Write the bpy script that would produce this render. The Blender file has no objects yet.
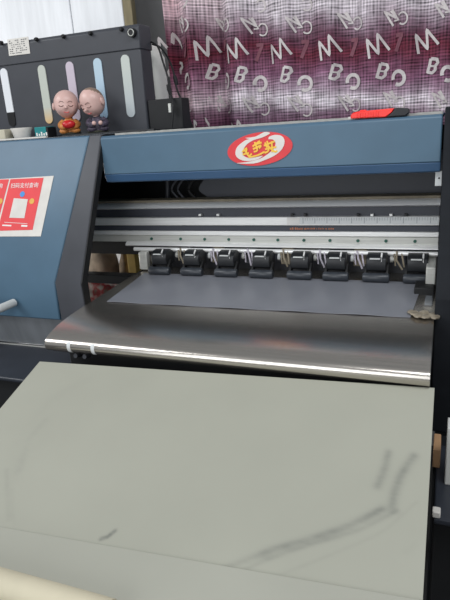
import bpy, bmesh, math, random
from mathutils import Vector, Matrix
random.seed(7)
scene = bpy.context.scene
col = scene.collection

# ------------------------------------------------------------------ camera
F = 564.0
CAM = Vector((0, 0, 1.4))
XA = Vector((1470, 75, -564)).normalized()
DA = Vector((125, 1790, 564)).normalized()
YA = XA.cross(DA).normalized()
DA = YA.cross(XA).normalized()
def ray(px, py):
    v = Vector((px - 225, py - 300, F))
    return Vector((XA.dot(v), YA.dot(v), -DA.dot(v)))
def at(px, py, y):                    # the point seen at that pixel on the upright plane Y = y
    r = ray(px, py); return CAM + r * (y / r.y)
def on(px, py, a, d):                 # the point seen at that pixel on the plane through a holding X and d
    n = Vector((1, 0, 0)).cross(Vector(d)); r = ray(px, py)
    return CAM + r * (n.dot(Vector(a) - CAM) / n.dot(r))
cam = bpy.data.cameras.new('camera'); co = bpy.data.objects.new('camera', cam); col.objects.link(co)
cam.sensor_fit = 'VERTICAL'; cam.sensor_height = 36; cam.lens = F / 600 * 36
cam.clip_start = 0.02
def w(v): v = Vector(v); return Vector((XA.dot(v), YA.dot(v), -DA.dot(v)))
cx, cy, cz = w((1, 0, 0)), w((0, -1, 0)), w((0, 0, -1))
m = Matrix(((cx.x, cy.x, cz.x, 0), (cx.y, cy.y, cz.y, 0), (cx.z, cy.z, cz.z, 0), (0, 0, 0, 1)))
co.matrix_world = Matrix.Translation(CAM) @ m
scene.camera = co

# ------------------------------------------------------------------ materials
def lin(c):
    return tuple(((x / 255) / 12.92 if x / 255 <= .04045 else ((x / 255 + .055) / 1.055) ** 2.4) for x in c)
def mat(name, rgb, rough=.5, metal=0, var=.06, scale=30, stretch=(1, 1, 1), bump=0, spec=.5, trans=0, alpha=1):
    M = bpy.data.materials.new(name); M.use_nodes = True
    nt = M.node_tree; N = nt.nodes; L = nt.links
    b = N['Principled BSDF']
    c = lin(rgb)
    tc = N.new('ShaderNodeTexCoord'); mp = N.new('ShaderNodeMapping'); mp.inputs['Scale'].default_value = stretch
    no = N.new('ShaderNodeTexNoise'); no.inputs['Scale'].default_value = scale; no.inputs['Detail'].default_value = 5
    L.new(tc.outputs['Object'], mp.inputs['Vector']); L.new(mp.outputs[0], no.inputs['Vector'])
    rp = N.new('ShaderNodeValToRGB')
    rp.color_ramp.elements[0].position = .3; rp.color_ramp.elements[1].position = .7
    rp.color_ramp.elements[0].color = (*[x * (1 - var) for x in c], 1)
    rp.color_ramp.elements[1].color = (*[min(1, x * (1 + var) + .004 * var) for x in c], 1)
    L.new(no.outputs['Fac'], rp.inputs['Fac']); L.new(rp.outputs['Color'], b.inputs['Base Color'])
    b.inputs['Roughness'].default_value = rough; b.inputs['Metallic'].default_value = metal
    b.inputs['Specular IOR Level'].default_value = spec
    b.inputs['Transmission Weight'].default_value = trans; b.inputs['Alpha'].default_value = alpha
    if bump:
        bu = N.new('ShaderNodeBump'); bu.inputs['Strength'].default_value = bump; bu.inputs['Distance'].default_value = .003
        L.new(no.outputs['Fac'], bu.inputs['Height']); L.new(bu.outputs[0], b.inputs['Normal'])
    return M

BLUE = mat('blue_enamel', (74, 103, 124), .45, var=.07, scale=9)
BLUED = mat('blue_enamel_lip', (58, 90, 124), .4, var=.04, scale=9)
GREY = mat('charcoal_enamel', (60, 62, 68), .5, var=.1, scale=14)
DARK = mat('black_plastic', (27, 29, 32), .45, var=.15, scale=20)
BLACK = mat('matte_black', (14, 15, 17), .65, var=.15)
SLATE = mat('slate_panel', (62, 65, 74), .45, var=.05, scale=12)
TANK = mat('tank_slate', (58, 60, 66), .5, var=.06, scale=18)
ALU = mat('brushed_aluminium', (238, 238, 236), .36, .35, var=.08, scale=8, stretch=(1, 60, 60))
ALUB = mat('lit_rail_aluminium', (250, 250, 250), .3, .3, var=.03, scale=8, stretch=(1, 60, 60))  # paler copy of the aluminium: light caught by the guide rail, put into colour
ALUD = mat('dull_aluminium', (198, 198, 192), .45, .4, var=.1, scale=8, stretch=(1, 60, 60))
STEEL = mat('platen_steel', (196, 190, 182), .24, .95, var=.06, scale=6, stretch=(1, 40, 40))
FILM = mat('grey_film', (122, 124, 131), .34, var=.05, scale=10)
SCALE = mat('scale_strip', (214, 217, 217), .5, var=.03)
TICK = mat('scale_ticks', (158, 162, 166), .6, var=.1)
GREEN = mat('green_screw', (30, 84, 70), .4, var=.1)
ORANGE = mat('orange_print', (176, 112, 80), .6, var=.1)
WHITEP = mat('white_paper', (214, 210, 203), .75, var=.05, scale=40)
REDP = mat('red_poster', (222, 62, 66), .6, var=.06, scale=25)
WHITE = mat('white_paint', (226, 224, 220), .5, var=.03)
INKP = mat('print_ink', (70, 72, 80), .7, var=.2)
BLUEI = mat('blue_badge', (40, 130, 200), .5)
YELI = mat('yellow_badge', (214, 160, 50), .5)
EMRED = mat('emblem_red', (218, 44, 52), .4, var=.05)
EMWH = mat('emblem_white', (222, 216, 210), .45, var=.03)
EMYE = mat('emblem_yellow', (244, 194, 66), .45, var=.06)
DUST = mat('dusty_tape', (168, 166, 160), .8, var=.15, scale=60, stretch=(1, 4, 4))
SKIN = mat('figurine_skin', (208, 172, 164), .38, var=.06, scale=40)
SKIND = mat('figurine_shaved_scalp', (140, 118, 104), .5, var=.1, scale=60)
FLINE = mat('figurine_line', (92, 52, 46), .6)
LIPS = mat('figurine_lips', (206, 96, 96), .45)
ROBO = mat('orange_robe', (190, 122, 58), .55, var=.25, scale=90)
ROBD = mat('patterned_robe', (66, 58, 74), .6, var=.75, scale=130)
REDB = mat('red_lacquer', (190, 30, 34), .25, var=.08)
BASEG = mat('figurine_base', (58, 60, 48), .7, var=.35, scale=90)
KRED = mat('knife_red', (246, 44, 34), .35, var=.05)
KBLK = mat('knife_black', (30, 30, 34), .5)
TEAL = mat('teal_card', (20, 128, 130), .5, var=.08)
BEIGE = mat('beige_card', (196, 190, 170), .7, var=.08)
TAN = mat('tan_card', (186, 146, 108), .7, var=.08)
YCARD = mat('yellow_card', (200, 172, 96), .7, var=.1)
SACK = mat('pale_sack', (178, 162, 142), .8, var=.3, scale=22, bump=.5)
BROWNP = mat('brown_paper', (128, 112, 92), .85, var=.35, scale=40, bump=.5)
CREAM = mat('cream_tube', (196, 188, 164), .7, var=.06, scale=12)
JUG = mat('pale_jug', (214, 214, 208), .5, var=.05, scale=12)
BOARDW = mat('whitewashed_board', (226, 228, 231), .75, var=.07, scale=7, stretch=(6, 6, .6))
WOOD = mat('weathered_post', (128, 118, 92), .8, var=.2, scale=20, stretch=(3, 3, .5))
WALLM = mat('grey_wall', (150, 150, 150), .85, var=.05, scale=5)
FLOORM = mat('concrete_floor', (70, 70, 70), .8, var=.12, scale=5)
CAB = mat('dark_cabinet', (46, 50, 58), .35, var=.12, scale=16)
GUARD = mat('smoky_guard', (122, 126, 130), .18, var=.2, scale=6, stretch=(3, 1, .5))
HANDLE = mat('white_handle', (206, 208, 206), .4, var=.04)
TAPE = mat('crumpled_tape', (142, 132, 116), .3, var=.4, scale=60, bump=.6)
BROWNM = mat('brown_lever', (134, 124, 106), .6, var=.2)
PURP = mat('pale_clip', (178, 172, 182), .5, var=.3, scale=120)
def redwhite():
    M = mat('red_white_bag', (190, 176, 164), .6, var=.1)
    N = M.node_tree.nodes; rp = [n for n in N if n.type == 'VALTORGB'][0]; no = [n for n in N if n.type == 'TEX_NOISE'][0]
    no.inputs['Scale'].default_value = 16
    e = rp.color_ramp.elements
    e[0].position = .42; e[0].color = (*lin((176, 44, 50)), 1); e[1].position = .52; e[1].color = (*lin((196, 188, 176)), 1)
    x = e.new(.3); x.color = (*lin((120, 108, 92)), 1)
    return M
BAGM = redwhite()
def ink(name, low, top, z0, z1):
    M = mat(name, top, .4, var=.03)
    nt = M.node_tree; N = nt.nodes; L = nt.links
    tc = N.new('ShaderNodeTexCoord'); sx = N.new('ShaderNodeSeparateXYZ'); L.new(tc.outputs['Object'], sx.inputs[0])
    mr = N.new('ShaderNodeMapRange'); mr.inputs['From Min'].default_value = z0; mr.inputs['From Max'].default_value = z1
    L.new(sx.outputs['Z'], mr.inputs['Value'])
    mx = N.new('ShaderNodeMix'); mx.data_type = 'RGBA'; mx.inputs['A'].default_value = (*lin(low), 1); mx.inputs['B'].default_value = (*lin(top), 1)
    L.new(mr.outputs[0], mx.inputs['Factor']); L.new(mx.outputs['Result'], N['Principled BSDF'].inputs['Base Color'])
    return M

BLACK2 = mat('black_enamel', (24, 27, 32), .75, var=.15, spec=.25)
# ------------------------------------------------------------------ mesh helpers
def link(name, bm, m, parent=None, bevel=0, seg=2, smooth=False, angle=40):
    me = bpy.data.meshes.new(name); bmesh.ops.recalc_face_normals(bm, faces=bm.faces[:]); bm.to_mesh(me); bm.free()
    for x in (m if isinstance(m, (list, tuple)) else [m]): me.materials.append(x)
    o = bpy.data.objects.new(name, me); col.objects.link(o)
    if parent: 
        o.parent = parent
        o.matrix_parent_inverse = Matrix.Translation(-world_loc(parent))
    if bevel:
        b = o.modifiers.new('bevel', 'BEVEL'); b.width = bevel; b.segments = seg; b.limit_method = 'ANGLE'
        b.angle_limit = math.radians(35)
        smooth = True
    if smooth:
        for p in me.polygons: p.use_smooth = True
        try: me.set_sharp_from_angle(angle=math.radians(angle))
        except Exception: pass
    return o
def world_loc(o):
    return Vector((0, 0, 0)) if o.parent else Vector(o.location)   # parts are built in world coordinates
def thing(name, label, cat, loc=(0, 0, 0), group=None):
    o = bpy.data.objects.new(name, None); col.objects.link(o); o.location = loc; o.empty_display_size = .05
    return tag(o, label, cat, group)
def tag(o, label, cat, group=None):
    o['label'] = label; o['category'] = cat
    if group: o['group'] = group
    return o
def struct(o): o['kind'] = 'structure'; return o

def add_box(bm, lo, hi, mi=0):
    x0, y0, z0 = lo; x1, y1, z1 = hi
    v = [bm.verts.new(p) for p in ((x0,y0,z0),(x1,y0,z0),(x1,y1,z0),(x0,y1,z0),(x0,y0,z1),(x1,y0,z1),(x1,y1,z1),(x0,y1,z1))]
    for f in ((0,3,2,1),(4,5,6,7),(0,1,5,4),(1,2,6,5),(2,3,7,6),(3,0,4,7)):
        bm.faces.new([v[i] for i in f]).material_index = mi
    return bm
def box(lo, hi): return add_box(bmesh.new(), lo, hi)
def add_prism(bm, prof, xa, xb, mi=0):      # (y,z) outline run along X; xa, xb may be numbers or lists per vertex
    n = len(prof)
    A = xa if isinstance(xa, (list, tuple)) else [xa] * n
    B = xb if isinstance(xb, (list, tuple)) else [xb] * n
    a = [bm.verts.new((A[i], p[0], p[1])) for i, p in enumerate(prof)]
    b = [bm.verts.new((B[i], p[0], p[1])) for i, p in enumerate(prof)]
    bm.faces.new(a).material_index = mi; bm.faces.new(b[::-1]).material_index = mi
    for i in range(n):
        j = (i + 1) % n
        bm.faces.new((a[i], b[i], b[j], a[j])).material_index = mi
    return bm
def prism(prof, xa, xb): return add_prism(bmesh.new(), prof, xa, xb)
def add_tube(bm, pts, r, n=10, mi=0):
    pts = [Vector(p) for p in pts]; rings = []
    R = r if isinstance(r, (list, tuple)) else [r] * len(pts)
    up = Vector((0, 0, 1))
    for i, p in enumerate(pts):
        t = (pts[min(i+1, len(pts)-1)] - pts[max(i-1, 0)]).normalized()
        a = t.cross(up)
        if a.length < 1e-3: a = t.cross(Vector((1, 0, 0)))
        a.normalize(); b = t.cross(a)
        rings.append([bm.verts.new(p + (a*math.cos(k*2*math.pi/n) + b*math.sin(k*2*math.pi/n))*R[i]) for k in range(n)])
    for i in range(len(rings)-1):
        for k in range(n):
            bm.faces.new((rings[i][k], rings[i][(k+1)%n], rings[i+1][(k+1)%n], rings[i+1][k])).material_index = mi
    bm.faces.new(rings[0][::-1]).material_index = mi; bm.faces.new(rings[-1]).material_index = mi
    return bm
def tube(pts, r, n=10): return add_tube(bmesh.new(), pts, r, n)
def smooth_path(pts, k=8):
    pts = [Vector(p) for p in pts]; out = []
    for i in range(len(pts)-1):
        p0 = pts[max(i-1,0)]; p1 = pts[i]; p2 = pts[i+1]; p3 = pts[min(i+2,len(pts)-1)]
        for j in range(k):
            t = j/k
            out.append(.5*((2*p1)+(p2-p0)*t+(2*p0-5*p1+4*p2-p3)*t*t+(3*p1-p0-3*p2+p3)*t**3))
    out.append(pts[-1]); return out
def add_slab(bm, pts, nrm, th, mi=0):       # a flat outline given depth th along nrm
    nv = Vector(nrm).normalized() * th
    a = [bm.verts.new(Vector(p)) for p in pts]; b = [bm.verts.new(Vector(p) + nv) for p in pts]
    n = len(a)
    f1 = bm.faces.new(a[::-1]); f2 = bm.faces.new(b)
    f1.material_index = f2.material_index = mi
    for i in range(n): bm.faces.new((a[i], a[(i+1)%n], b[(i+1)%n], b[i])).material_index = mi
    f1.normal_update(); f2.normal_update()
    bmesh.ops.triangulate(bm, faces=[f1, f2])
    return bm
def slab(pts, nrm, th): return add_slab(bmesh.new(), pts, nrm, th)
def add_stroke(bm, pts, width, nrm, th, mi=0):    # a flat pen stroke in the plane with normal nrm
    n = Vector(nrm).normalized(); pts = [Vector(p) for p in pts]
    L, Rr = [], []
    for i, p in enumerate(pts):
        t = (pts[min(i+1,len(pts)-1)] - pts[max(i-1,0)]).normalized(); s = t.cross(n).normalized() * width/2
        L.append(p+s); Rr.append(p-s)
    for i in range(len(pts)-1):
        add_slab(bm, [L[i], L[i+1], Rr[i+1], Rr[i]], n, th, mi)
    return bm
def add_ball(bm, c, r, seg=20, ring=14, fn=None, mi=0):
    res = bmesh.ops.create_uvsphere(bm, u_segments=seg, v_segments=ring, radius=1)
    vs = res['verts']
    for v in vs:
        p = Vector(v.co)
        if fn: p = fn(p)
        v.co = Vector((c[0]+p.x*r[0], c[1]+p.y*r[1], c[2]+p.z*r[2]))
    for f in {f for v in vs for f in v.link_faces}: f.material_index = mi
    return vs
def text_bm(s, size, M4):
    cu = bpy.data.curves.new('t', 'FONT'); cu.body = s; cu.size = size; cu.align_x = 'CENTER'; cu.align_y = 'CENTER'; cu.extrude = .0002
    o = bpy.data.objects.new('t', cu); col.objects.link(o)
    dg = bpy.context.evaluated_depsgraph_get(); dg.update()
    me = bpy.data.meshes.new_from_object(o.evaluated_get(dg))
    bm = bmesh.new(); bm.from_mesh(me); bm.transform(M4)
    bpy.data.objects.remove(o); bpy.data.curves.remove(cu); bpy.data.meshes.remove(me)
    return bm

# ------------------------------------------------------------------ the setting
struct(link('floor', box((-3.5, -2.2, -.05), (2.0, 2.35, 0)), FLOORM))
struct(link('wall_back', box((-3.5, 2.3, 0), (2.0, 2.4, 3.0)), WALLM))

# ------------------------------------------------------------------ the printer
pr = thing('inkjet_printer', 'wide blue and charcoal fabric printer with steel platen and round red emblem', 'printer', (-.45, 1.4, 0))
XR, XL = -.012, -.895
front = [(1.395, 1.39), (1.205, 1.017), (1.21, .905)]
shell = [(1.236, .905), (1.230, 1.02), (1.405, 1.365), (1.83, 1.365), (1.83, 1.39)]
prof = front + shell
xr = [-.937, -.982, -.988, -.988, -.982, -.96, -.937, -.937]
cover = link('end_cover', prism(prof, -1.75, xr), BLUE, pr, .004); cover['label'] = 'blue sloping cover over the left end'
p2 = [(y - (.004 if i < 3 else 0), z + (.001 if i in (0, 7) else 0)) for i, (y, z) in enumerate(prof)]
p2[2] = (1.212, .815); p2[3] = (1.236, .815)
xr2 = [x + .0035 for x in xr]
ep = link('end_plate', prism(p2, xr2, XL), GREY, pr, .003); ep['label'] = 'charcoal slanted plate beside the left cover'
side = link('side_shade_sheet', prism([(y + (.002 if i < 3 else 0), z - (.002 if i in (0, 7) else 0)) for i, (y, z) in enumerate(p2)], XL + .0002, XL + .0025), BLACK, ep); side['label'] = 'black sheet standing in for shade on the inner side'  # thin black sheet that darkens the plate's unlit side face
# right end plate
p3 = [(1.375, 1.40), (1.36, 1.29), (1.33, 1.2), (1.205, 1.017), (1.21, .70), (1.8, .70), (1.83, 1.40)]
rp_ = link('end_plate', prism(p3, XR, .075), BLACK2, pr, .003); rp_['label'] = 'black plate at the right end'
rc = link('end_cover', prism([(y + .004, z - .002) for y, z in p3], .0765, .75), BLUE, pr, .004); rc['label'] = 'blue cover over the right end'
# smoked guard below left cover and white handle
g = link('splash_guard', prism([(1.224, .903), (1.228, .903), (1.256, .805), (1.252, .805)], -1.75, -.99), GUARD, pr); g['label'] = 'smoky plastic flap under the left cover'
hp = smooth_path([(-1.40, 1.20, .948), (-1.40, 1.14, .948), (-1.38, 1.125, .948), (-1.24, 1.12, .948), (-1.16, 1.125, .952), (-1.135, 1.14, .953), (-1.130, 1.20, .953)])
h = link('handle', tube([p + Vector((0, .0, 0)) for p in hp], .0115, 12), HANDLE, pr, smooth=True); h['label'] = 'white pull handle on the left cover'

# beam cover: a folded sheet with returned lip
bp = [(1.835, 1.386), (1.388, 1.386), (1.381, 1.380), (1.379, 1.286), (1.379, 1.284), (1.3795, 1.284), (1.392, 1.284), (1.392, 1.376), (1.835, 1.376)]
bp = [(1.835, 1.386), (1.388, 1.386), (1.380, 1.380), (1.3785, 1.283), (1.392, 1.283), (1.392, 1.376), (1.835, 1.376)]
beam = link('beam_cover', prism(bp, XL + .001, XR - .004), BLUE, pr, .003); beam['label'] = 'long blue cover over the print beam'
lip = link('cover_lip', prism([(1.3785, 1.2829), (1.386, 1.262), (1.41, 1.258), (1.41, 1.266), (1.392, 1.2829)], XL + .001, XR - .004), BLUED, beam, .002)
bm = bmesh.new(); random.seed(3)
n = 60
for i in range(n):
    x0 = XL + .03 + i * (XR - XL - .035) / n; x1 = XL + .03 + (i + 1) * (XR - XL - .035) / n
    add_box(bm, (x0, 1.413, 1.3855), (x1, 1.45, 1.3906 + .0012 * random.random()))
link('edge_strip', bm, DUST, beam)['label'] = 'dusty pale tape along the top edge'

# emblem on beam
EY = 1.3785
def E(zx, zy, lift=0): p = at(215 + zx / 5, 120 + zy / 5, EY); p.y = EY - lift; return p
ec = E(222, 145); ax = (E(384, 122) - E(60, 168)) * .5
pts = []
upv = Vector((0, 0, 1)); a_len = ax.length; ad = ax.normalized(); bd = Vector((-ad.z, 0, ad.x))
for k in range(64):
    t = 2 * math.pi * k / 64; pts.append(ec + ad * a_len * math.cos(t) + bd * .0395 * math.sin(t))
def tilt_y(ps, lift):     # follow the very slightly leaning beam front
    return [Vector((p.x, 1.3785 + (p.z - 1.283) * .0015 / .097 - lift, p.z)) for p in ps]
em = link('emblem', slab(tilt_y(pts, .0002), (0, -1, 0), .0018), EMRED, beam); em['label'] = 'round red emblem with white swirl and yellow figures'
bm = bmesh.new()
def sm2(pp, k=5):
    return [(v.x, v.y) for v in smooth_path([(a, b, 0) for a, b in pp], k)]
A1 = [(150, 90), (205, 82), (248, 60), (276, 66), (240, 86), (195, 100), (160, 122), (142, 150), (142, 175), (165, 188), (205, 186), (240, 178), (215, 196), (165, 205), (125, 196), (104, 172), (112, 135), (150, 103), (175, 95)]
A2 = [(270, 84), (300, 74), (335, 80), (349, 106), (338, 142), (305, 174), (255, 198), (195, 217), (110, 216), (165, 209), (225, 194), (268, 168), (296, 142), (304, 116), (292, 98), (268, 96)]
for A_ in (A1, A2):
    add_slab(bm, tilt_y([E(a, b) for a, b in sm2(A_, 3)], .0021), (0, -1, 0), .0010)
link('emblem_swirl', bm, EMWH, em)
bm = bmesh.new()
strokes = [[(138, 160), (160, 140), (156, 170)], [(140, 172), (172, 164)], [(150, 150), (170, 178), (186, 168)], [(190, 132), (226, 104)], [(200, 110), (214, 150), (196, 158)], [(192, 146), (232, 126), (222, 142)],
           [(205, 122), (235, 112)], [(246, 128), (300, 106)], [(262, 104), (270, 150), (250, 164)], [(252, 146), (308, 134)], [(285, 106), (288, 160)], [(268, 130), (300, 158), (312, 152)], [(170, 186), (215, 176), (250, 158)], [(252, 112), (262, 138)]]
for s in strokes:
    add_stroke(bm, tilt_y([E(a, b) for a, b in sm2(s, 3)], .0034), .0042, (0, -1, 0), .0008)
link('emblem_figures', bm, EMYE, em)

# interior
def zat(py, y, px=425): return at(px, py, y).z
def rail(name, ya, yb, Y, depth, m, label=None, x0=-1.15, x1=XR - .002, bevel=.0015, par=pr):
    o = link(name, box((x0, Y, zat(yb, Y)), (x1, Y + depth, zat(ya, Y))), m, par, bevel)
    if label: o['label'] = label
    return o
link('rear_wall', box((-1.26, 1.76, .962), (XR - .002, 1.80, 1.352)), BLACK, pr)
link('inner_body', box((-1.72, 1.45, 1.0), (-1.262, 1.80, 1.342)), DARK, pr, .003)
# slate carriage cover with rounded left corner
Yc = 1.60
c0 = [at(208, 197, Yc), at(199, 190, Yc), at(203, 181, Yc), at(212, 172, Yc), at(224, 160, Yc)]
zt, zb = 1.33, zat(197, Yc)
poly = [Vector((p.x, Yc, p.z)) for p in smooth_path(c0, 5)]
poly = [Vector((poly[0].x, Yc, zb))] + poly[1:] + [Vector((XR - .003, Yc, poly[-1].z)), Vector((XR - .003, Yc, zb))]
o = link('carriage_panel', slab(poly, (0, 1, 0), .03), SLATE, pr); o['label'] = 'slate grey panel behind the rails'
# cable chain arc
for off, rr, mm in ((0, .006, BLACK), (-11, .0035, GREY), (-17, .0035, GREY)):
    pth = [at(196 + off, 199, 1.585), at(189 + off, 190, 1.585), at(193 + off, 181, 1.585), at(203 + off, 172, 1.585), at(216 + off, 164, 1.585)]
    link('cable_chain', tube(smooth_path(pth), rr, 8), mm, pr, smooth=True)
# small carriage post glimpsed at the left
link('carriage_post', tube([at(168, 178, 1.62), at(168, 199, 1.62)], .008, 10), GREY, pr, smooth=True)
o = rail('guide_rail', 195.5, 198.5, 1.532, .05, BROWNM, 'brownish upper edge of guide rail')
o = link('guide_rail', prism([(1.520, zat(206, 1.52)), (1.512, zat(204.5, 1.52)), (1.516, zat(201.5, 1.52)), (1.530, zat(199, 1.52)), (1.57, zat(198.5, 1.52)), (1.57, zat(206, 1.52))], -1.15, XR - .002), ALUB, pr, smooth=True, angle=60); o['label'] = 'bright round-fronted guide rail'
rail('rail_web', 205.5, 216.2, 1.528, .04, SLATE, 'slate grey web between rails')
sr = rail('scale_rail', 216.4, 225.6, 1.515, .045, ALU, 'aluminium rail carrying the measuring scale')
# measuring strip
zs0, zs1 = zat(224.2, 1.515), zat(217, 1.515)
xs0 = at(300, 220, 1.515).x
st = link('measuring_scale', box((xs0, 1.5135, zs0), (XR - .004, 1.516, zs1)), SCALE, sr); st['label'] = 'pale measuring strip with fine tick marks'
bm = bmesh.new(); x = xs0 + .008; k = 0
while x < XR - .008:
    hh = (zs1 - zs0) * (.85 if k % 5 == 0 else .45)
    add_box(bm, (x, 1.5128, zs1 - hh), (x + (.0016 if k % 5 == 0 else .0009), 1.5136, zs1 - .0005)); x += .0066; k += 1
link('tick_marks', bm, TICK, st)
pl = link('paper_strip', box((at(287, 220, 1.515).x, 1.5132, zat(224.5, 1.515)), (xs0 - .001, 1.516, zat(217, 1.515))), WHITE, sr)
# little fittings on rail web
for px, mm in ((200, ALU), (218, ALU), (292, DARK), (305, DARK), (372, ALU), (391, ALU), (406, DARK), (358, DARK)):
    c = at(px, 215.0, 1.518)
    link('rail_stop', box((c.x - .004, 1.516, c.z - .003), (c.x + .004, 1.529, c.z + .003)), mm, pr, .0008)
bl = rail('belt_rail', 225.8, 231.8, 1.519, .04, SLATE, 'black belt channel')
# orange lettering on the channel, too small to read in the photograph
bm = bmesh.new(); x0 = at(290, 229, 1.519).x; zc = zat(228.8, 1.519); random.seed(5); x = x0; k = 0
while x < at(334, 229, 1.519).x:
    wd = random.choice((.002, .003, .004)); hh = .0032 if k < 9 else .0022
    add_box(bm, (x, 1.5180, zc - hh), (x + wd, 1.5192, zc + hh * random.uniform(.3, 1))); x += wd + random.choice((.0015, .002, .004)); k += 1
link('orange_lettering', bm, ORANGE, bl)
o = rail('clamp_bar', 232.2, 237.2, 1.512, .05, ALU, 'bright upper clamp bar')
gr = rail('clamp_channel', 237.2, 245.4, 1.515, .04, ALUD, 'dull channel with green screws')
Yg = 1.515
for px in (152, 181, 205, 229, 254, 278, 304, 330, 358, 386, 415):
    c = at(px, 241.5 if px > 140 else 241, Yg)
    c.z = zat(241.3, Yg)
    sc_ = link('screw', tube([(c.x, Yg + .003, c.z), (c.x, Yg - .003, c.z)], .0042, 12), GREEN, gr, smooth=True)
    link('screw_socket', tube([(c.x, Yg - .0005, c.z), (c.x, Yg - .0036, c.z)], .0017, 8), BLACK, sc_) if False else None
z0, z1 = zat(250.3, 1.508), zat(245.3, 1.508)
o = link('front_lip', prism([(1.507, z0), (1.501, z0 + (z1 - z0) * .25), (1.504, z0 + (z1 - z0) * .6), (1.513, z1), (1.55, z1), (1.55, z0)], -.93, XR - .002), ALU, pr, smooth=True, angle=60); o['label'] = 'bright front lip of the clamp'
# behind the pinch rollers
link('roller_backing', box((XL + .06, 1.515, .975), (XR - .004, 1.54, zat(250, 1.515))), GREY, pr)
link('pinch_shaft', tube([(XL + .01, 1.478, zat(254, 1.478)), (XR - .002, 1.478, zat(254, 1.478))], .006, 12), ALU, pr, smooth=True)

# pinch roller units
PX = [162, 194, 228, 263, 301, 337, 377, 418]
PW = [at(p, 262, 1.44).x for p in PX]
ZB = 1.0
def pinch():
    e = bpy.data.objects.new('pinch_roller', None); col.objects.link(e); e.parent = pr; e.empty_display_size = .02
    wv = .0245
    pf = [(1.447, 1.012), (1.437, 1.018), (1.432, 1.035), (1.436, 1.048), (1.448, 1.056), (1.470, 1.058), (1.49, 1.045), (1.49, 1.012)]
    h_ = link('housing', prism(pf, -wv, wv), DARK, None, .002); h_.parent = e
    t = link('slot_label', box((-.016, 1.4325, 1.0475), (.010, 1.4385, 1.0500)), HANDLE); t.parent = e; t.rotation_euler = (0, 0, 0)
    s = link('spring_pin', tube([(.013, 1.436, 1.040), (.013, 1.432, 1.054), (.013, 1.442, 1.062)], .0022, 8), ALU, smooth=True); s.parent = e
    for sx in (-1, 1):
        a = link('arm', prism([(1.428, 1.005), (1.426, .998), (1.437, .992), (1.452, .998), (1.465, 1.02), (1.455, 1.03)], sx * .027 - .003, sx * .027 + .003), BLACK, None, .001); a.parent = e
    r_ = link('roller', tube([(-.033, 1.434, 1.0), (-.030, 1.434, 1.0), (.030, 1.434, 1.0), (.033, 1.434, 1.0)], [.0095, .0118, .0118, .0095], 18), SLATE2, None, smooth=True); r_.parent = e
    return e
SLATE2 = mat('rubber_roller', (52, 56, 62), .38, var=.25, scale=70)
proto = pinch()
base = Vector((-.45, 1.4, 0))
protos = [proto]
for i, x in enumerate(PW):
    if i == 0: e = proto
    else:
        e = proto.copy(); col.objects.link(e); e.parent = pr
        for c in proto.children:
            d = c.copy(); col.objects.link(d); d.parent = e
    e.location = (x - base.x, -base.y - .014, -.001)
# levers and clips between the units
random.seed(11)
for i in range(len(PW) - 1):
    xm = (PW[i] + PW[i+1]) / 2
    cl = link('bracket', box((xm - .016, 1.487, 1.01), (xm + .018, 1.512, 1.052)), [BROWNM, GREY][i % 2 == 0], pr, .002)
    bm = bmesh.new()
    add_tube(bm, [(xm - .004, 1.474, 1.056), (xm + .006 * random.uniform(-1, 1), 1.462, 1.035), (xm + .012, 1.455, 1.012)], .0026, 6)
    add_tube(bm, [(xm + .008, 1.474, 1.050), (xm + .016, 1.458, 1.018)], .0022, 6)
    add_tube(bm, [(xm - .010, 1.470, 1.050), (xm - .006, 1.462, 1.02)], .002, 6)
    link('release_lever', bm, PURP if i % 3 else BROWNM, pr, smooth=True)
    bm = bmesh.new()
    add_tube(bm, [(xm - .020, 1.476, 1.034), (xm - .013, 1.476, 1.034)], .009, 12); add_tube(bm, [(xm - .013, 1.476, 1.034), (xm - .009, 1.476, 1.034)], .006, 12)
    link('gear', bm, HANDLE if i % 2 else ALUD, pr, smooth=True, angle=30)
# end bracket on the left, end block on the right
link('end_bracket', box((at(140, 262, 1.46).x, 1.455, .990), (at(148, 262, 1.46).x, 1.475, 1.045)), ALUD, pr, .003)['label'] = 'pale bracket at the left end of rollers'
xe = at(421, 262, 1.46).x
link('end_block', box((at(426, 285, 1.44).x, 1.38, .982), (XR - .003, 1.50, 1.04)), ALUD, pr, .003)['label'] = 'dull metal block at the right of rollers'
b2 = at(418, 288, 1.36)
link('edge_clamp', box((b2.x - .008, 1.345, .978), (XR - .004, 1.405, .999)), BLACK, pr, .003)['label'] = 'black media edge clamp at right'
link('edge_clamp', box((b2.x + .018, 1.28, .974), (XR - .006, 1.343, .982)), GUARD, pr, .002)
# hinge plate at top right
hc0, hc1 = at(435.5, 171, 1.40), at(441, 186, 1.40)
hpz = link('hinge_plate', box((hc0.x, 1.40, hc1.z), (hc1.x + .001, 1.412, hc0.z)), SCALE, pr, .001); hpz['label'] = 'small pale hinge plate by the right end'
cc = at(439, 178, 1.40); link('screw', tube([(cc.x, 1.401, cc.z), (cc.x, 1.397, cc.z)], .002, 8), BLACK, hpz)

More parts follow.
